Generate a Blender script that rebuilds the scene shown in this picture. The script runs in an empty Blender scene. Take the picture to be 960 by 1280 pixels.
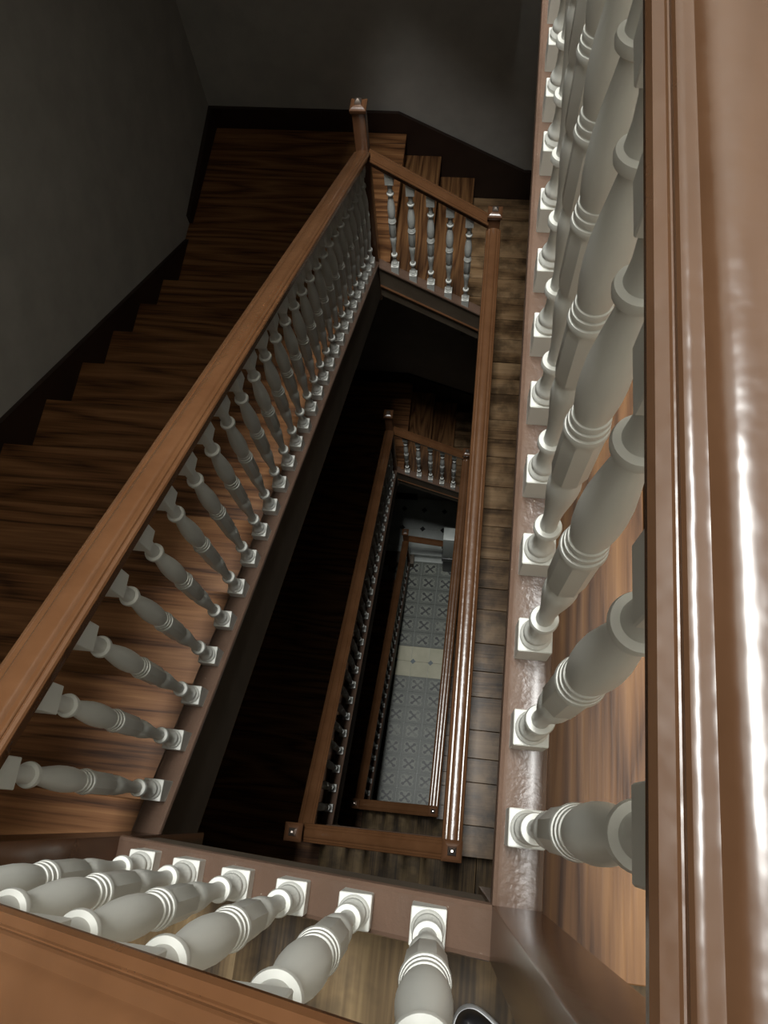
import bpy, bmesh, math, random
from mathutils import Vector, Matrix
random.seed(7)
C = bpy.context.scene.collection
ZC = 9.40                                   # camera height above the ground floor
H = 2.873                                   # storey height

# ------------------------------------------------------------------ camera
cam = bpy.data.cameras.new('camera')
cam.lens = 27.03; cam.sensor_width = 36; cam.sensor_fit = 'AUTO'; cam.clip_start = 0.01
co = bpy.data.objects.new('camera', cam); C.objects.link(co)
M = [[0.99232924, 0.07874593, -0.0952983], [0.10850627, -0.9241905, 0.36619436], [-0.05923747, -0.37372583, -0.92564568]]
right = Vector([r[0] for r in M]); up = -Vector([r[1] for r in M]); fwd = Vector([r[2] for r in M])
m4 = Matrix((right, up, -fwd)).transposed().to_4x4(); m4.translation = Vector((0, 0, ZC))
co.matrix_world = m4
bpy.context.scene.camera = co

# ------------------------------------------------------------------ world, lights, exposure
sc = bpy.context.scene
sc.view_settings.view_transform = 'Standard'; sc.view_settings.look = 'None'
sc.view_settings.gamma = 1; sc.view_settings.use_curve_mapping = False
sc.view_settings.exposure = 0.0
w = bpy.data.worlds.new('world'); sc.world = w; w.use_nodes = True
w.node_tree.nodes['Background'].inputs[0].default_value = (0.75, 0.85, 1, 1)
w.node_tree.nodes['Background'].inputs[1].default_value = 0.3
def area(name, loc, target, sx, sy, power, col):
    l = bpy.data.lights.new(name, 'AREA'); l.shape = 'RECTANGLE'; l.size = sx; l.size_y = sy; l.energy = power; l.color = col
    o = bpy.data.objects.new(name, l); C.objects.link(o); o.location = loc
    o.rotation_euler = (Vector(target) - Vector(loc)).to_track_quat('-Z', 'Y').to_euler()
    return o
# daylight through the roof skylight over the well
area('skylight_daylight', (-0.31, 1.00, ZC + 5.9), (-0.31, 1.00, ZC), 0.74, 2.8, 760, (0.99, 1.0, 0.97))

# ------------------------------------------------------------------ materials
def mat(name):
    m = bpy.data.materials.new(name); m.use_nodes = True
    nt = m.node_tree; b = nt.nodes['Principled BSDF']
    return m, nt, b
def nd(nt, t, **k):
    n = nt.nodes.new(t)
    for a, v in k.items():
        if a in n.inputs: n.inputs[a].default_value = v
        else: setattr(n, a, v)
    return n
def coords(nt, scale=(1, 1, 1), rnd=True):
    tc = nd(nt, 'ShaderNodeTexCoord'); mp = nd(nt, 'ShaderNodeMapping'); mp.inputs['Scale'].default_value = scale
    nt.links.new(tc.outputs['Object'], mp.inputs['Vector'])
    if rnd:
        oi = nd(nt, 'ShaderNodeObjectInfo'); mu = nd(nt, 'ShaderNodeMath', operation='MULTIPLY'); mu.inputs[1].default_value = 37.0
        cb = nd(nt, 'ShaderNodeCombineXYZ')
        nt.links.new(oi.outputs['Random'], mu.inputs[0])
        for i in range(3): nt.links.new(mu.outputs[0], cb.inputs[i])
        nt.links.new(cb.outputs[0], mp.inputs['Location'])
    return mp.outputs[0]
def ramp(nt, fac, stops):
    r = nd(nt, 'ShaderNodeValToRGB'); e = r.color_ramp.elements
    while len(e) < len(stops): e.new(0.5)
    for i, (p, c) in enumerate(stops): e[i].position = p; e[i].color = (*c, 1)
    nt.links.new(fac, r.inputs[0]); return r.outputs[0]
def bump(nt, b, h, strength, dist):
    bp = nd(nt, 'ShaderNodeBump'); bp.inputs['Strength'].default_value = strength; bp.inputs['Distance'].default_value = dist
    nt.links.new(h, bp.inputs['Height']); nt.links.new(bp.outputs[0], b.inputs['Normal'])
def noise(nt, v, scale, detail=3, rough=.5):
    n = nd(nt, 'ShaderNodeTexNoise'); n.inputs['Scale'].default_value = scale; n.inputs['Detail'].default_value = detail; n.inputs['Roughness'].default_value = rough
    nt.links.new(v, n.inputs['Vector']); return n.outputs['Fac']
def wood(name, axis, dark, mid, light, rough, rings=9, stain=None):
    m, nt, b = mat(name)
    s = [1, 1, 1]; s[axis] = 0.10
    v = coords(nt, tuple(s))
    n1 = noise(nt, v, 3.2, 3)
    mul = nd(nt, 'ShaderNodeMath', operation='MULTIPLY'); mul.inputs[1].default_value = rings; nt.links.new(n1, mul.inputs[0])
    fr = nd(nt, 'ShaderNodeMath', operation='PINGPONG'); fr.inputs[1].default_value = .5; nt.links.new(mul.outputs[0], fr.inputs[0])
    s2 = [1, 1, 1]; s2[axis] = 0.03
    n2 = noise(nt, coords(nt, tuple(s2)), 160, 2)
    ad = nd(nt, 'ShaderNodeMath', operation='MULTIPLY_ADD'); nt.links.new(fr.outputs[0], ad.inputs[0]); ad.inputs[1].default_value = 1.15; 
    sm = nd(nt, 'ShaderNodeMath', operation='MULTIPLY_ADD'); nt.links.new(n2, sm.inputs[0]); sm.inputs[1].default_value = .9; sm.inputs[2].default_value = -.35
    nt.links.new(sm.outputs[0], ad.inputs[2])
    col = ramp(nt, ad.outputs[0], [(0.0, dark), (.34, mid), (.85, light)])
    if stain:
        st = ramp(nt, noise(nt, coords(nt, (1, 1, 1)), 7, 4, .6), [(.36, (stain,) * 3), (.56, (1, 1, 1))])
        mx = nd(nt, 'ShaderNodeMix', data_type='RGBA', blend_type='MULTIPLY'); mx.inputs[0].default_value = 1
        nt.links.new(col, mx.inputs[6]); nt.links.new(st, mx.inputs[7]); col = mx.outputs[2]
    nt.links.new(col, b.inputs['Base Color']); b.inputs['Roughness'].default_value = rough; b.inputs['Specular IOR Level'].default_value = .22
    bump(nt, b, ad.outputs[0], .25, .0012)
    return m
def paint(name, col, col2, rough, nscale=30, bstr=.3, bdist=.001, coat=0, streak=None, chips=None):
    m, nt, b = mat(name)
    v = coords(nt, streak or (1, 1, 1))
    c = ramp(nt, noise(nt, v, 6, 4, .6), [(.35, col), (.7, col2)])
    if chips:
        ch = ramp(nt, noise(nt, coords(nt), 95, 4, .7), [(.70, (0, 0, 0)), (.74, (1, 1, 1))])
        mx = nd(nt, 'ShaderNodeMix', data_type='RGBA'); nt.links.new(ch, mx.inputs[0]); nt.links.new(c, mx.inputs[6]); mx.inputs[7].default_value = (*chips, 1)
        c = mx.outputs[2]
    nt.links.new(c, b.inputs['Base Color']); b.inputs['Roughness'].default_value = rough
    b.inputs['Coat Weight'].default_value = coat; b.inputs['Coat Roughness'].default_value = .18
    bump(nt, b, noise(nt, coords(nt), nscale, 3), bstr, bdist)
    return m
WX = wood('oak_tread_wood', 0, (.05, .020, .008), (.165, .070, .026), (.28, .135, .056), .5, rings=14)
WY = wood('oak_board_wood', 1, (.045, .018, .007), (.12, .055, .022), (.21, .105, .042), .42, rings=24)
OX = wood('worn_floor_wood', 0, (.08, .045, .022), (.20, .12, .06), (.29, .19, .105), .30, rings=5, stain=.35)
OY = wood('worn_plank_wood', 1, (.04, .024, .011), (.13, .082, .036), (.23, .155, .072), .6, rings=7, stain=.40)
BROWN = paint('brown_gloss_paint', (.105, .047, .022), (.135, .062, .030), .27, 45, .45, .0012, .3)
RAILP = paint('handrail_brown_gloss_paint', (.110, .048, .020), (.145, .067, .030), .27, 26, .6, .0030, .5)
RAILD = paint('worn_dark_brown_gloss_paint', (.060, .028, .013), (.085, .042, .021), .27, 24, .7, .0030, .35, streak=(3, .6, 1))
CURB = paint('curb_brown_gloss_paint', (.125, .078, .055), (.16, .100, .072), .33, 120, .6, .0016, .35, chips=(.5, .45, .38))
FASCIA = paint('grey_brown_fascia_paint', (.11, .082, .055), (.15, .115, .08), .6, 20, .3, .001)
DARK = paint('dark_brown_skirting_paint', (.018, .009, .006), (.028, .014, .009), .5)
WHITE = paint('off_white_paint', (.68, .685, .64), (.75, .755, .71), .42, 60, .25, .0006)
WALL = paint('grey_plaster', (.36, .345, .315), (.42, .405, .37), .9, 60, .3, .002)
METAL = paint('pale_metal', (.55, .46, .40), (.65, .56, .48), .3); METAL.node_tree.nodes['Principled BSDF'].inputs['Metallic'].default_value = .9
MARB = paint('white_marble', (.50, .53, .50), (.62, .65, .62), .35)
BLACK = paint('black_stone', (.02, .02, .022), (.04, .04, .04), .4)
BEIGE = paint('beige_cement_tile', (.42, .40, .28), (.52, .49, .36), .5)
BLUEG = paint('blue_grey_cement_tile', (.10, .13, .15), (.14, .17, .18), .5)
def tile_mat():
    m, nt, b = mat('patterned_cement_tile')
    tc = nd(nt, 'ShaderNodeTexCoord'); sp = nd(nt, 'ShaderNodeSeparateXYZ'); nt.links.new(tc.outputs['Generated'], sp.inputs[0])
    def mth(op, a, bb=None, c=None):
        n = nd(nt, 'ShaderNodeMath', operation=op)
        for i, x in enumerate((a, bb, c)):
            if x is None: continue
            if isinstance(x, (int, float)): n.inputs[i].default_value = x
            else: nt.links.new(x, n.inputs[i])
        return n.outputs[0]
    ax = mth('ABSOLUTE', mth('SUBTRACT', sp.outputs[0], .5)); ay = mth('ABSOLUTE', mth('SUBTRACT', sp.outputs[1], .5))
    diag = mth('ABSOLUTE', mth('SUBTRACT', ax, ay)); s = mth('ADD', ax, ay)
    # four petals on the diagonals: thin near the centre, a knob at the end
    arm = mth('MULTIPLY', mth('LESS_THAN', diag, .07), mth('LESS_THAN', s, .44))
    dx = mth('SUBTRACT', ax, .205); dy = mth('SUBTRACT', ay, .205)
    r2 = mth('ADD', mth('MULTIPLY', dx, dx), mth('MULTIPLY', dy, dy)); knob = mth('LESS_THAN', r2, .0085)
    black = mth('MAXIMUM', arm, knob)
    mxy = mth('MAXIMUM', ax, ay)
    halo = mth('LESS_THAN', mth('ADD', mxy, mth('MULTIPLY', mth('SINE', mth('MULTIPLY', mth('MINIMUM', ax, ay), 28.)), .03)), .34)
    n = noise(nt, coords(nt), 60, 3)
    wear = noise(nt, coords(nt), 9, 3)
    base = ramp(nt, n, [(.3, (.075, .083, .07)), (.7, (.115, .124, .103))])
    lite = ramp(nt, n, [(.3, (.14, .152, .128)), (.7, (.22, .228, .185))])
    def mix(f, a, c):
        x = nd(nt, 'ShaderNodeMix', data_type='RGBA'); nt.links.new(f, x.inputs[0])
        nt.links.new(a, x.inputs[6])
        if isinstance(c, tuple): x.inputs[7].default_value = (*c, 1)
        else: nt.links.new(c, x.inputs[7])
        return x.outputs[2]
    c = mix(halo, base, lite)
    wf = mth('MULTIPLY', black, ramp(nt, wear, [(.32, (.15,) * 3), (.5, (1, 1, 1))]))
    c = mix(wf, c, (.012, .013, .012))
    nt.links.new(c, b.inputs['Base Color']); b.inputs['Roughness'].default_value = .45
    return m
TILE = tile_mat()

# ------------------------------------------------------------------ helpers
def tag(o, label=None, cat=None, group=None, kind=None):
    if label: o['label'] = label
    if cat: o['category'] = cat
    if group: o['group'] = group
    if kind: o['kind'] = kind
    return o
def link(name, me, parent=None):
    o = bpy.data.objects.new(name, me); C.objects.link(o)
    if parent: o.parent = parent
    return o
def empty(name, loc, label=None, cat=None, group=None, kind=None):
    o = bpy.data.objects.new(name, None); C.objects.link(o); o.location = (loc[0], loc[1], loc[2] + ZC); o.empty_display_size = .05
    return tag(o, label, cat, group, kind)
def finish(bm, name, m, sharp=35):
    bmesh.ops.recalc_face_normals(bm, faces=bm.faces)
    for f in bm.faces: f.smooth = True
    for e in bm.edges:
        if len(e.link_faces) == 2 and e.calc_face_angle(0) > math.radians(sharp): e.smooth = False
    me = bpy.data.meshes.new(name); bm.to_mesh(me); bm.free(); me.materials.append(m); return me
def bx(bm, x0, x1, y0, y1, z0, z1, bevel=0, seg=1):
    """box; z0/z1 may be callables of (x, y) for raking tops and bottoms"""
    f = lambda z, x, y: z(x, y) if callable(z) else z
    v = [bm.verts.new((x, y, f(z, x, y))) for z in (z0, z1) for y in (y0, y1) for x in (x0, x1)]
    fs = [bm.faces.new([v[i] for i in q]) for q in ((0, 2, 3, 1), (4, 5, 7, 6), (0, 1, 5, 4), (2, 6, 7, 3), (0, 4, 6, 2), (1, 3, 7, 5))]
    if bevel:
        es = list({e for q in fs for e in q.edges})
        bmesh.ops.bevel(bm, geom=es, offset=bevel, segments=seg, affect='EDGES', profile=.6)
def box(name, m, parent, x0, x1, y0, y1, z0, z1, bevel=0, seg=2, local=True):
    """box part; coordinates relative to the camera point; mesh origin at its own centre"""
    cx, cy = (x0 + x1) / 2, (y0 + y1) / 2
    f = lambda z, x, y: z(x, y) if callable(z) else z
    cz = (f(z0, cx, cy) + f(z1, cx, cy)) / 2
    bm = bmesh.new()
    zz0 = (lambda x, y: f(z0, x + cx, y + cy) - cz); zz1 = (lambda x, y: f(z1, x + cx, y + cy) - cz)
    bx(bm, x0 - cx, x1 - cx, y0 - cy, y1 - cy, zz0, zz1, bevel, seg)
    o = link(name, finish(bm, name, m, 30), parent)
    place(o, (cx, cy, cz), parent)
    return o
def place(o, p, parent=None):
    wp = Vector((p[0], p[1], p[2] + ZC))
    o.location = wp - (parent.location if parent else Vector())
def prism_between(name, m, parent, P0, P1, prof, sharp=28, nseg=1):
    """profile (w, h) swept in plan from P0 to P1 with plumb ends"""
    P0 = Vector(P0); P1 = Vector(P1); d = (P1 - P0); dh = Vector((d.x, d.y, 0)).normalized(); n = Vector((dh.y, -dh.x, 0))
    bm = bmesh.new(); rows = []
    mid = (P0 + P1) / 2
    for k in range(nseg + 1):
        p = P0.lerp(P1, k / nseg) - mid
        rows.append([bm.verts.new(p + n * w_ + Vector((0, 0, h_))) for w_, h_ in prof])
    L = len(prof)
    for a, b in zip(rows, rows[1:]):
        for i in range(L): bm.faces.new((a[i], a[(i + 1) % L], b[(i + 1) % L], b[i]))
    bm.faces.new(rows[0]); bm.faces.new(rows[-1][::-1])
    o = link(name, finish(bm, name, m, sharp), parent); place(o, mid, parent)
    return o

# handrail profile: narrow square body, bead, groove, rounded crown
def rail_profile():
    right_ = [(.029, 0), (.030, .022), (.0355, .026), (.0385, .031), (.0385, .035), (.0365, .039), (.0315, .0410), (.0300, .0400), (.0292, .0402), (.0288, .0425), (.0276, .0442), (.0260, .0449), (.0240, .0450), (.0215, .0447), (.0197, .0449), (.0185, .0460), (.0165, .0482), (.0140, .0497), (.0110, .0506)]
    crown = [(.0070, .0513), (0, .0518), (-.0070, .0513)]
    left_ = [(-a, b) for a, b in reversed(right_)]
    return right_ + crown + left_
RP = rail_profile()
# string: cap board with a rounded bead on the edge towards the well (side = +1 or -1), fascia below
def cap_profile(hw):
    return [(hw, -.022), (hw + .004, -.018), (hw + .005, -.010), (hw + .003, -.003), (hw - .002, 0), (hw - .006, -.0015), (-hw + .006, -.0015), (-hw + .002, 0), (-hw - .003, -.003), (-hw - .005, -.010), (-hw - .004, -.018), (-hw, -.022)]

B = .714
def baluster_mesh(name, seg, m=None):
    """turned baluster: plinth, neck, ring, bulb, octagon, collars, vase, ring, neck, square head"""
    P = [('r', .048, .0190), ('r', .054, .0200), ('r', .059, .0180), ('r', .061, .0162), ('r', .066, .0172), ('r', .072, .0155), ('r', .078, .0120), ('r', .096, .0108), ('r', .116, .0112),
         ('r', .119, .0140), ('r', .123, .0168), ('r', .130, .0170), ('r', .134, .0158), ('r', .1345, .0104), ('r', .160, .0098), ('r', .192, .0120), ('r', .220, .0152), ('r', .242, .0172), ('r', .256, .0176), ('r', .266, .0166), ('r', .272, .0150), ('r', .275, .0148),
         ('o', .280, .0156), ('o', .288, .0180), ('o', .364, .0184), ('o', .374, .0188),
         ('r', .375, .0200), ('r', .381, .0212), ('r', .386, .0202), ('r', .3865, .0180), ('r', .3915, .0196), ('r', .3965, .0190), ('r', .397, .0170), ('r', .402, .0184), ('r', .407, .0176), ('r', .4075, .0160), ('r', .412, .0166),
         ('r', .418, .0178), ('r', .438, .0196), ('r', .460, .0201), ('r', .484, .0192), ('r', .512, .0164), ('r', .540, .0130), ('r', .556, .0112), ('r', .562, .0110),
         ('r', .563, .0140), ('r', .567, .0178), ('r', .573, .0190), ('r', .578, .0180), ('r', .580, .0130), ('r', .600, .0118), ('r', .622, .0128), ('r', .638, .0160), ('r', .643, .0180)]
    bm = bmesh.new(); rows = []
    for t, z, r in P:
        row = []
        for i in range(seg):
            a = 2 * math.pi * i / seg
            rr = r if t == 'r' else r / math.cos((a + math.pi / 8) % (math.pi / 4) - math.pi / 8)
            row.append(bm.verts.new((rr * math.cos(a), rr * math.sin(a), z)))
        rows.append(row)
    for a, b in zip(rows, rows[1:]):
        for i in range(seg): bm.faces.new((a[i], a[(i + 1) % seg], b[(i + 1) % seg], b[i]))
    h = .0212
    bx(bm, -h, h, -h, h, -.035, .048, .0012); bx(bm, -h, h, -h, h, .643, .733, .0012)
    return finish(bm, name, m or WHITE, 30)
BAL_HI = baluster_mesh('baluster', 32); BAL_LO = baluster_mesh('baluster_far', 16)

def balustrade(P0, P1, ts, label, lo=False, inset=0, rail0=None, rail1=None, bal_side=(0, 0), rm=None):
    """P0, P1: string top line end points (newel faces) ; ts: baluster positions as fractions"""
    P0 = Vector(P0); P1 = Vector(P1)
    e = empty('balustrade', P0, label, 'railing')
    hr = prism_between('handrail', rm or RAILP, e, P0 + Vector((0, 0, B)), P1 + Vector((0, 0, B)), RP, 25)
    tag(hr, 'brown gloss painted moulded handrail')
    me = BAL_LO if lo else BAL_HI
    for k, t in enumerate(ts):
        p = P0.lerp(P1, t) + Vector((bal_side[0], bal_side[1], 0))
        o = link('baluster', me, e); place(o, p, e)
        if k == 0: tag(o, 'off-white painted turned baluster with octagonal block')
    return e
def newel(x, y, zt, zb, label, hw=.029, lo=False):
    e = empty('newel_post', (x, y, zb), label, 'post')
    box('shaft', BROWN, e, x - hw, x + hw, y - hw, y + hw, zb, zt - .035, .002)
    bm = bmesh.new()
    lv = [(hw, 0), (hw + .006, .004), (hw + .008, .008), (hw + .008, .022), (hw + .003, .027), (hw - .004, .030), (.012, .037)]
    prev = None
    for r, z in lv:
        row = [bm.verts.new((sx * r, sy * r, z)) for sx, sy in ((-1, -1), (1, -1), (1, 1), (-1, 1))]
        if prev:
            for i in range(4): bm.faces.new((prev[i], prev[(i + 1) % 4], row[(i + 1) % 4], row[i]))
        else: bm.faces.new(row[::-1])
        prev = row
    bm.faces.new(prev)
    cap = o = link('cap', finish(bm, 'cap', BROWN, 30), e); place(o, (x, y, zt - .035), e)
    bm = bmesh.new(); prev = None
    for r, z in [(.0150, 0), (.0160, .003), (.0145, .007), (.0115, .012), (.0035, .019)]:
        row = [bm.verts.new((sx * r, sy * r, z)) for sx, sy in ((-1, -1), (1, -1), (1, 1), (-1, 1))]
        if prev:
            for i in range(4): bm.faces.new((prev[i], prev[(i + 1) % 4], row[(i + 1) % 4], row[i]))
        prev = row
    bm.faces.new(prev)
    o = link('knob', finish(bm, 'knob', METAL, 40), cap); o.location = (0, 0, .036); tag(o, 'small pale shiny metal knob')
    return e

# ------------------------------------------------------------------ layout
XW0, XW1, YW0, YW1 = -1.70, 1.65, -1.35, 3.88         # walls
ZTOP = 5.7; ZG = -ZC
SH = .026                                              # half width of a string
K = [dict(BR=(.106, -.112), BL=(-.580, -.112), TL=(-.575, 2.88)),
     dict(BR=(.075, -.088), BL=(-.580, -.100), TL=(-.605, 2.94)),
     dict(BR=(-.008, .074), BL=(-.616, .071), TL=(-.575, 3.02))]
TR = [(.110, 2.88), (.068, 2.87), (.040, 2.95)]
names = ['the camera storey', 'the middle storey', 'the lowest storey']

def boards(parent, mtl, x0, x1, y0, y1, z, th, axis, widths, bev=.0015):
    """boards laid side by side; axis = the direction they run along"""
    a = (y0 if axis == 0 else x0); end = (y1 if axis == 0 else x1); i = 0
    while a < end - .01:
        wd = widths[i % len(widths)] * random.uniform(.85, 1.15); i += 1
        b = min(a + wd, end)
        if end - b < .05: b = end
        dz = random.uniform(-.0012, .0012)
        if axis == 0: box('floor_board', mtl, parent, x0, x1, a + .0012, b - .0012, z - th, z + dz, bev, 1)
        else: box('floor_board', mtl, parent, a + .0012, b - .0012, y0, y1, z - th, z + dz, bev, 1)
        a = b

def slab(name, x0, x1, y0, y1, z0, z1, m=FASCIA, kind='structure'):
    o = box(name, m, None, x0, x1, y0, y1, z0, z1); tag(o, kind=kind); return o

def string(parent, P0, P1, depth, hw=SH, capm=CURB, rec=.003, bead=False):
    """closed string: painted cap board and deep fascia board below it, following the rake"""
    c = prism_between('string_cap', capm, parent, P0, P1, cap_profile(hw), 25); tag(c, 'brown gloss painted cap board of the string')
    h = hw - rec
    f = prism_between('string_board', FASCIA, parent, P0, P1, [(h, -.0221), (-h, -.0221), (-h, -depth), (h, -depth)], 25)
    tag(f, 'grey-brown painted side board')
    if bead: prism_between('string_bead', BROWN, parent, P0, P1, [(hw + .001, -depth * .62), (hw + .006, -depth * .62 - .004), (hw + .006, -depth * .62 - .012), (hw + .001, -depth * .62 - .016),
                      (-hw - .001, -depth * .62 - .016), (-hw - .006, -depth * .62 - .012), (-hw - .006, -depth * .62 - .004), (-hw - .001, -depth * .62)], 25)
    return c

for k in range(3):
    zg = -1.02 - H * k; F = zg - .08; S = names[k]; lo = k > 0
    BR, BL, TL = K[k]['BR'], K[k]['BL'], K[k]['TL']; TRn = TR[k + 1] if k < 2 else None; TR0 = TR[k]
    hn = .029
    # --- gallery (level walkway on the right)
    rise = .044 if k == 0 else 0
    g0 = Vector((BR[0], BR[1] + hn, zg)); g1 = Vector((TR0[0], TR0[1] - hn, zg + rise * (TR0[1] - BR[1])))
    gal = slab('floor', BR[0] + SH - .012, XW1, BR[1] - .03, YW1, F - .19, F - .028)
    if k == 0: boards(gal, WY, BR[0] + SH + .006, XW1, BR[1] - .045, YW1, F, .028, 1, [.15, .13, .17])
    else:
        ye = TR0[1] + SH + .004
        boards(gal, OX, BR[0] + SH + .006, XW1, BR[1] - .045, ye, F, .028, 0, [.13, .17, .115, .15, .19, .12])
        xe = K[k - 1]['TL'][0] + .501
        boards(gal, OX, xe, XW1, ye, YW1 - .023, F, .028, 0, [.16, .13, .18])
        box('landing_base', FASCIA, gal, xe, BR[0] + SH, ye, YW1 - .023, F - .19, F - .03)
    # riser from the gallery down to the first tread
    box('riser', BROWN, gal, BR[0] + .03, XW1, BR[1] - .03, BR[1] - .015, F - .17, F - .03)
    string(gal, g0, g1, .30, rec=.017)
    nb = 25
    ts = [((.0 + (.012 if k == 0 else .05) + i * .1135)) / (g1 - g0).length for i in range(nb)]
    if k == 0: ts = [(.005 - g0.y + i * .1125) / (g1.y - g0.y) for i in range(25)]
    balustrade(g0, g1, [t for t in ts if t < .985], ['long white balustrade of the gallery right beside the camera, with the widest handrail', 'long level balustrade down the right side of the well, one storey below the camera', 'level balustrade at the right of the patterned tile floor, lowest in the well'][k], lo, bal_side=(.002 if k == 0 else 0, 0), rm=RAILD if k == 0 else None)
    # --- near flight, three treads down to the left
    zn = lambda x: zg - .69 * (BR[0] - hn - x)
    n0 = Vector((BR[0] - hn, BR[1], zn(BR[0] - hn))); n1 = Vector((BL[0] + hn, BL[1], zn(BL[0] + hn)))
    fl = empty('stair_flight', (0, BR[1] - .5, F - .8), ['three plank treads stepping down left at the bottom of the picture, under the nearest balusters', 'short flight of worn plank treads seen beyond the nearest string, below the second railing', 'lowest short plank flight behind the smallest front rail'][k], 'stairs')
    yn1 = BR[1] - SH - .004
    edges = [XW1, BR[0] - .105, BR[0] - .105 - .286, BL[0] + .008]
    for i in range(3):
        z = F - .1625 * (i + 1)
        x1, x0 = edges[i], edges[i + 1]
        wdt = [.26] if i == 0 else [.40]
        if i == 0:
            xs = [x0 - .02, .225, .50, .80, 1.2, XW1 - .002]
            for a, b in zip(xs, xs[1:]): box('tread', OY, fl, a + .001, b - .001, YW0 + .001, (BR[1] - .032) if a > BR[0] else (yn1 if b < .23 and a < .2 else BR[1] - .032), z - .03, z, .004)
        else:
            box('tread', OY, fl, x0 - .02, x1 + .01, YW0 + .001, yn1, z - .03, z, .004)
        box('riser', BROWN, fl, x0 - .0, x0 + .014, YW0 + .001, yn1, z - .1625, z - .03)
    string(fl, n0, n1, .22)
    xb = [.0035 - .0943 * i for i in range(6)] if k == 0 else [BR[0] - .115 - .098 * i for i in range(6 if k == 2 else 5)]
    balustrade(n0, n1, [(x - n0.x) / (n1.x - n0.x) for x in xb], ['six big white balusters along the bottom of the picture under a brown raking rail', 'short brown rail joining two square newels above the worn planks, one storey down', 'shortest brown rail closing the near end of the tile floor view'][k], lo, bal_side=(0, -.003))
    # --- corner landing at the near left
    ZB = F - .65
    s = slab('floor', XW0, BL[0] + .01, YW0, BL[1] + .08 - .02, ZB - .18, ZB - .028)
    boards(s, WX, XW0, BL[0] - .03, YW0, BL[1] + .09, ZB, .028, 0, [.24, .26])
    # --- left flight
    len_ = TL[1] - BL[1]; run = (.287 / 2.99) * len_
    sl = 1.777 / (len_ - .06)
    zl = lambda y: zg - .640 - sl * (y - BL[1] - .03)
    l0 = Vector((BL[0], BL[1] + hn, zl(BL[1] + hn))); l1 = Vector((TL[0], TL[1] - hn, zl(TL[1] - hn)))
    fl = empty('stair_flight', (-1.1, BL[1], ZB - 1.8), ['long dark wooden flight going down the left side, lit oak treads beside its string', 'second long flight down the left in near darkness', 'lowest long flight at the left of the tile floor'][k], 'stairs')
    yn = [BL[1] + .082 + run * i for i in range(11)]
    for i in range(10):
        z = ZB - .173 * (i + 1)
        xi = BL[0] + (TL[0] - BL[0]) * i / 9 - SH - .001
        if i < 9: box('tread', WX, fl, XW0 + .001, xi, yn[i] - .016, yn[i + 1] + .0, z - .03, z, .004)
        box('riser', DARK if 0 else BROWN, fl, XW0 + .001, xi, yn[i] - .030, yn[i] - .014, z, z + .173 - .03)
    string(fl, l0, l1, .30)
    prism_between('soffit', WALL, fl, ((XW0 + BL[0]) / 2, BL[1] - .05, zl(BL[1] - .05) - .27), ((XW0 + BL[0]) / 2, TL[1], zl(TL[1]) - .27), [(-.56 + .04, 0), (-.56 + .04, -.03), (.56 - .04, -.03), (.56 - .04, 0)])
    nb = 28
    ts = [((.0 if k == 0 else BL[1] + .112) + .1073 * i - l0.y) / (l1.y - l0.y) for i in range(nb)]
    balustrade(l0, l1, [t for t in ts if t < .99], ['long raking balustrade of the left flight under a wide brown handrail', 'dim raking balustrade at the left of the well one storey down', 'smallest raking balustrade along the left edge of the tile floor'][k], lo, bal_side=(-.004 if k == 0 else 0, 0))
    # --- landing at the far left
    ZT = ZB - 1.73
    s = slab('floor', XW0, TL[0] + .07, TL[1] + .01, YW1, ZT - .18, ZT - .028) if k < 2 else slab('floor', XW0, TL[0] + .07, TL[1] - .03, YW1, ZG, ZT - .028)
    if k < 2:
        boards(s, WX, XW0, TL[0] - SH - .002, yn[9] - .016, TL[1] + .01, ZT, .028, 0, [.30, .3])
        boards(s, WX, XW0, TL[0] + .085, TL[1] + .01, YW1 - .023, ZT, .028, 0, [.2, .25])
    # --- back flight, down to the right
    if k < 2:
        zb_ = lambda x: zg - 2.44 - .66 * (x - TL[0] - hn)
        b0 = Vector((TL[0] + hn, (TL[1] + TRn[1]) / 2 - .01, zb_(TL[0] + hn))); b1 = Vector((TRn[0] - hn, TRn[1] - .005, zb_(TRn[0] - hn)))
        fl = empty('stair_flight', (-.2, 3.4, ZT - .5), ['three narrow reddish treads stepping down right at the far end of the well', 'dim short flight at the far end of the well one storey down'][k], 'stairs')
        ex = [TL[0] + .075, TL[0] + .285, TL[0] + .50]
        Fn = F - H; rr = (ZT - Fn) / 3
        for i in range(3):
            z = ZT - rr * (i + 1)
            if i < 2: box('tread', WY, fl, ex[i] - .016, ex[i + 1] + .014, TL[1] + .0, YW1, z - .03, z, .004)
            box('riser', BROWN, fl, ex[i] - .014, ex[i] - .001, TL[1] + .0, YW1, z, z + rr - .03)
        string(fl, b0, b1, .26, bead=True)
        prism_between('soffit', FASCIA, fl, (TL[0] + .1, 3.40, ZT - .26), (TL[0] + .49, 3.40, ZT - .26 - .30), [(-.44, 0), (-.44, -.03), (.44, -.03), (.44, 0)])
        xb = [TL[0] + .117 + .1005 * i for i in range(6 if k == 1 else 5)]
        if k == 1: xb = [TL[0] + .12 + .105 * i for i in range(5)]
        balustrade(b0, b1, [(x - b0.x) / (b1.x - b0.x) for x in xb], ['five-baluster railing raking down right between two far newels, white balusters against red-brown steps', 'dim five-baluster railing at the far end, one storey down'][k], lo)
        newel(TRn[0], TRn[1], zg - H + .86, zg - H - .30, ['newel with a shiny knob at the far right corner of the well, one storey down', 'newel at the far right corner hidden low in the well'][k])
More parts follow.
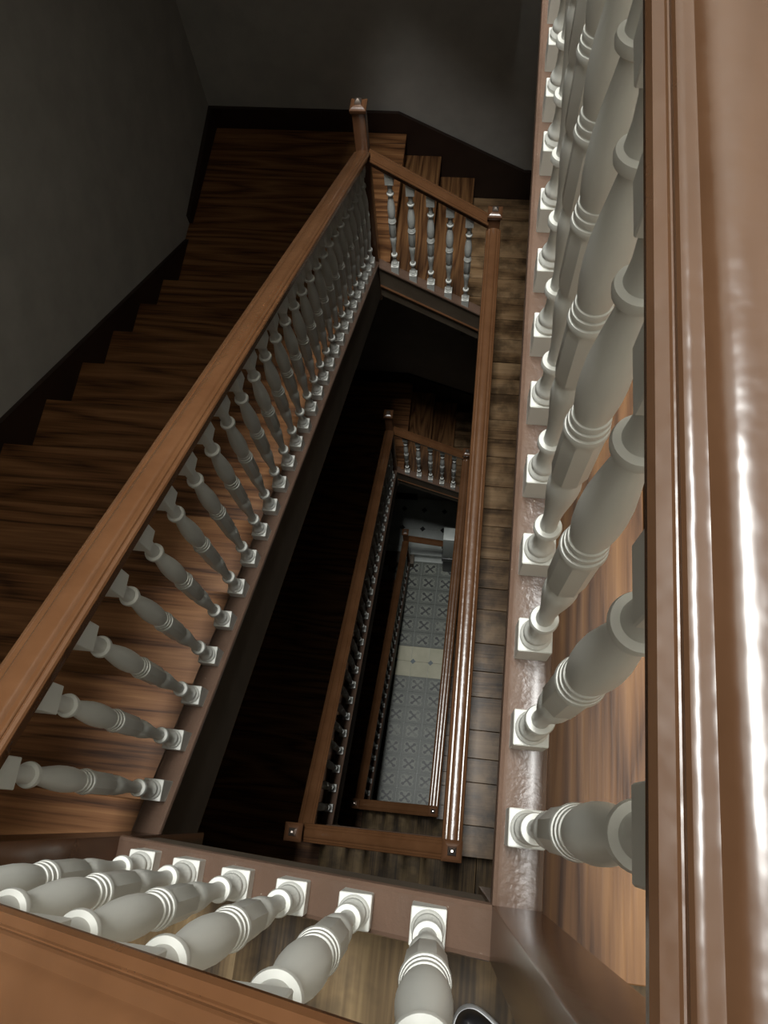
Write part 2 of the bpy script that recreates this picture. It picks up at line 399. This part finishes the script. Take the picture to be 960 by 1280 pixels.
    # --- newels
    newel(BR[0], BR[1], zg + .86, F - .22, ['dark brown newel rising past the bottom edge beside the camera', 'square newel with a shiny knob where the long right rail ends', 'small newel at the near right corner of the tile floor'][k])
    newel(BL[0], BL[1], zg + .442, zg - .98, ['dark newel at the near left corner, leaning out of the left edge', 'square newel at the left end of the short rail one storey down', 'small newel at the near left corner of the tile floor'][k])
    newel(TL[0], TL[1], zg - 1.42, (zg - 2.76) if k < 2 else ZG + .15, ['tall newel with a shiny knob at the top centre where two rails meet', 'dim newel with a pale knob at the far left corner, one storey down', 'thin newel standing before the white platform at the tile floor end'][k])
    # --- skirting boards, dark
    zs = ZB - .173 * (yn[0] * 0) 
    pl = lambda y: ZB - .173 * (y - yn[0]) / run + .085
    bl = tag(box('baseboard_left', DARK, None, XW0, XW0 + .022, yn[0] - .2, TL[1] + .22, lambda x, y: pl(y) - .32, lambda x, y: pl(y)), kind='structure')
    tag(box('baseboard_left', DARK, None, XW0, XW0 + .022, TL[1] + .22, YW1, ZT - .02, lambda x, y: ZT + .06 + .08 * (y - TL[1] - .22) / (YW1 - TL[1] - .22)), kind='structure')
    tag(box('baseboard_back', DARK, None, XW0, TL[0] + .04, YW1 - .022, YW1, ZT - .02, ZT + .14), kind='structure')
    if k < 2:
        tag(box('baseboard_back', DARK, None, TL[0] + .04, .25, YW1 - .022, YW1, F - H - .02, lambda x, y: ZT + .14 - .41 * (x - TL[0] - .04) / (.25 - TL[0] - .04)), kind='structure')
        tag(box('baseboard_back', DARK, None, .25, XW1, YW1 - .022, YW1, F - H - .02, F - H + .225), kind='structure')
    tag(box('baseboard_right', DARK, None, XW1 - .022, XW1, YW0, YW1, F - .18, F + .15), kind='structure')
    tag(box('baseboard_near', DARK, None, BL[0], XW1, YW0, YW0 + .022, F - .66, F + .0), kind='structure')
newel(TR[0][0], TR[0][1], -1.02 + .13 + .86, -1.3, 'newel at the far end of the gallery beside the camera, above the frame')

# ------------------------------------------------------------------ room shell
T = .12
slab('wall_left', XW0 - T, XW0, YW0 - T, YW1 + T, ZG, ZTOP, WALL)
slab('wall_right', XW1, XW1 + T, YW0 - T, YW1 + T, ZG, ZTOP, WALL)
slab('wall_back', XW0, XW1, YW1, YW1 + T, ZG, ZTOP, WALL)
slab('wall_near', XW0, XW1, YW0 - T, YW0, ZG, ZTOP, WALL)
# ceiling with the skylight opening over the well
sx0, sx1, sy0, sy1 = -.74, .12, -.45, 2.5
for a in ((XW0, sx0, YW0, YW1), (sx1, XW1, YW0, YW1), (sx0, sx1, YW0, sy0), (sx0, sx1, sy1, YW1)):
    slab('ceiling', *a, ZTOP, ZTOP + .1, WALL)
# unseen slabs, taken as an upper flight, added on the left to block skylight
SOFFIT = paint('light_block_soffit', (.035, .022, .014), (.05, .03, .02), .7)  # kept dark so the unseen slabs bounce little light onto the treads
prism = prism_between('ceiling', SOFFIT, None, ((XW0 - .60) / 2, -.2, 1.158 - .1), ((XW0 - .60) / 2, 2.9, -.60 - .1), [(-.55, 0), (-.55, -.2), (.55, -.2), (.55, 0)]); tag(prism, kind='structure')
slab('ceiling', XW0, -.60, YW0, -.2, 1.0, 1.2, SOFFIT)
slab('ceiling', XW0, -.50, 2.9, YW1, -.85, -.62, SOFFIT)  # unseen upper landing slab, added to keep the far landing dark
tag(prism_between('ceiling', SOFFIT, None, (-.50, 3.42, -.62), (.10, 3.42, -1.10), [(-.46, 0), (-.46, -.2), (.46, -.2), (.46, 0)]), kind='structure')

# ------------------------------------------------------------------ ground floor
gf = slab('floor', XW0 - T, XW1 + T, YW0 - T, YW1 + T, ZG - .1, ZG - .01, MARB)
p = .215; py = .1835
def one(nm, sx, sy, h, m):
    bm = bmesh.new(); bx(bm, -sx, sx, -sy, sy, -.012, h, .0015); return finish(bm, nm, m, 30)
me_t = one('patterned_tile', p / 2 - .001, py / 2 - .001, 0, TILE); me_b = one('beige_tile', p / 2 - .001, py / 2 - .001, 0, BEIGE)
me_d = one('tile_inset', .024, .022, .0012, BLUEG)
# column centres: fitted so that the second column lies below the middle of the well
X0, Y0 = -.508, 2.985
for j in range(20):
    for i in range(-1, 5):
        x, y = X0 + p * i - .0035 * j, Y0 - py * j
        band = j in (6, 7)
        o = link('tile', me_b if band else me_t, gf); place(o, (x, y, ZG), gf)
        if i == 0 and j in (0, 6): tag(o, 'plain beige cement tile' if band else 'grey cement tile with a black four-petal cross')
for i in range(-1, 4):
    o = link('tile_inset', me_d, gf); place(o, (X0 + p * (i + .5), Y0 - py * 6.5, ZG + .001), gf); o.rotation_euler.z = math.pi / 4
# white marble platform with small black diamonds
ZP = -1.02 - 2 * H - .08 - .65 - 1.73
pf = slab('floor', XW0, XW1, 3.14, YW1, ZG, ZP - .012, MARB)
box('step_nosing', MARB, pf, TL[0] - .1, XW1, 3.11, 3.20, ZP - .03, ZP + .001, .004)
me_w = one('marble_tile', .129, .129, 0, MARB); me_k = one('tile_inset', .026, .026, .001, BLACK)
for j in range(3):
    for i in range(-5, 6):
        x, y = -.30 + .26 * i, 3.33 + .26 * j
        if XW0 + .13 < x < XW1 - .13 and y < YW1 - .1:
            o = link('tile', me_w, pf); place(o, (x, y, ZP), pf)
        o = link('tile_inset', me_k, pf); place(o, (x + .13, y - .0, ZP) if 0 else (x + .13, y + .13, ZP), pf); o.rotation_euler.z = math.pi / 4
# short last rail and the stone pedestal it ends at
q0 = Vector((TL[0] + .029, 3.03, -8.60)); q1 = Vector((-.135, 3.05, -8.74))
e = empty('handrail', q0, 'short brown rail sloping right from the thin newel to the white pedestal', 'railing')
prism_between('rail_bar', RAILP, e, q0 + Vector((0, 0, .13)), q1 + Vector((0, 0, .13)), RP, 25)
box('end_bracket', BROWN, e, -.16, -.133, 3.03, 3.07, -8.70, -8.56)
e = empty('pedestal', (-.05, 3.06, ZG), 'pale stone pedestal with a dark base at the end of the tile floor', 'pedestal')
box('dark_base', BLACK, e, -.135, .035, 2.97, 3.11, ZG, -8.95, .004)
box('dark_band', BLACK, e, -.15, .045, 2.955, 3.12, -8.95, -8.85, .006)
box('white_block', MARB, e, -.14, .04, 2.965, 3.115, -8.85, -8.20, .006)

# ------------------------------------------------------------------ the shoe on the first tread
def shoe():
    zt = -1.02 - .08 - .1625
    e = empty('shoe', (.13, -.36, zt), 'black shoe with a white toe rim on the planks at the bottom edge', 'shoe')
    def outline(s, t):       # half-width along the length t 0..1 (toe at 1)
        return s * (.034 + .012 * math.sin(math.pi * min(1, t * 1.05))) * (1 if t < .75 else math.sqrt(max(0, 1 - ((t - .75) / .25) ** 2)) ** .9)
    L = .29
    def loft(levels, name, m):
        bm = bmesh.new(); prev = None; N = 28
        for s, z0, zt_ in levels:
            pts = []
            for j in range(N + 1):
                t = math.sin(math.pi / 2 * j / N); pts.append((outline(s, t), t))
            ring = [(w_, t) for w_, t in pts] + [(-w_, t) for w_, t in reversed(pts[:-1])]
            row = [bm.verts.new((w_, (t - .5) * L * (.96 + .04 * s), z0 + (zt_ - z0) * (1 - t) ** 1.4)) for w_, t in ring]
            if prev:
                for i in range(len(row)): bm.faces.new((prev[i], prev[(i + 1) % len(row)], row[(i + 1) % len(row)], row[i]))
            else: bm.faces.new(row[::-1])
            prev = row
        bm.faces.new(prev)
        o = link(name, finish(bm, name, m, 50), e); return o
    a = loft([(1.05, 0, 0), (1.12, .006, .006), (1.12, .022, .022), (1.04, .028, .028)], 'sole', paint('white_rubber', (.6, .62, .64), (.7, .72, .74), .5))
    b = loft([(.98, .026, .026), (1.0, .036, .05), (.85, .052, .085), (.5, .064, .11), (.2, .068, .115)], 'upper', paint('black_leather', (.012, .012, .014), (.02, .02, .022), .35))
    for o in (a, b): place(o, (.13, -.36, zt), e)
    e.rotation_euler.z = math.radians(28)
shoe()
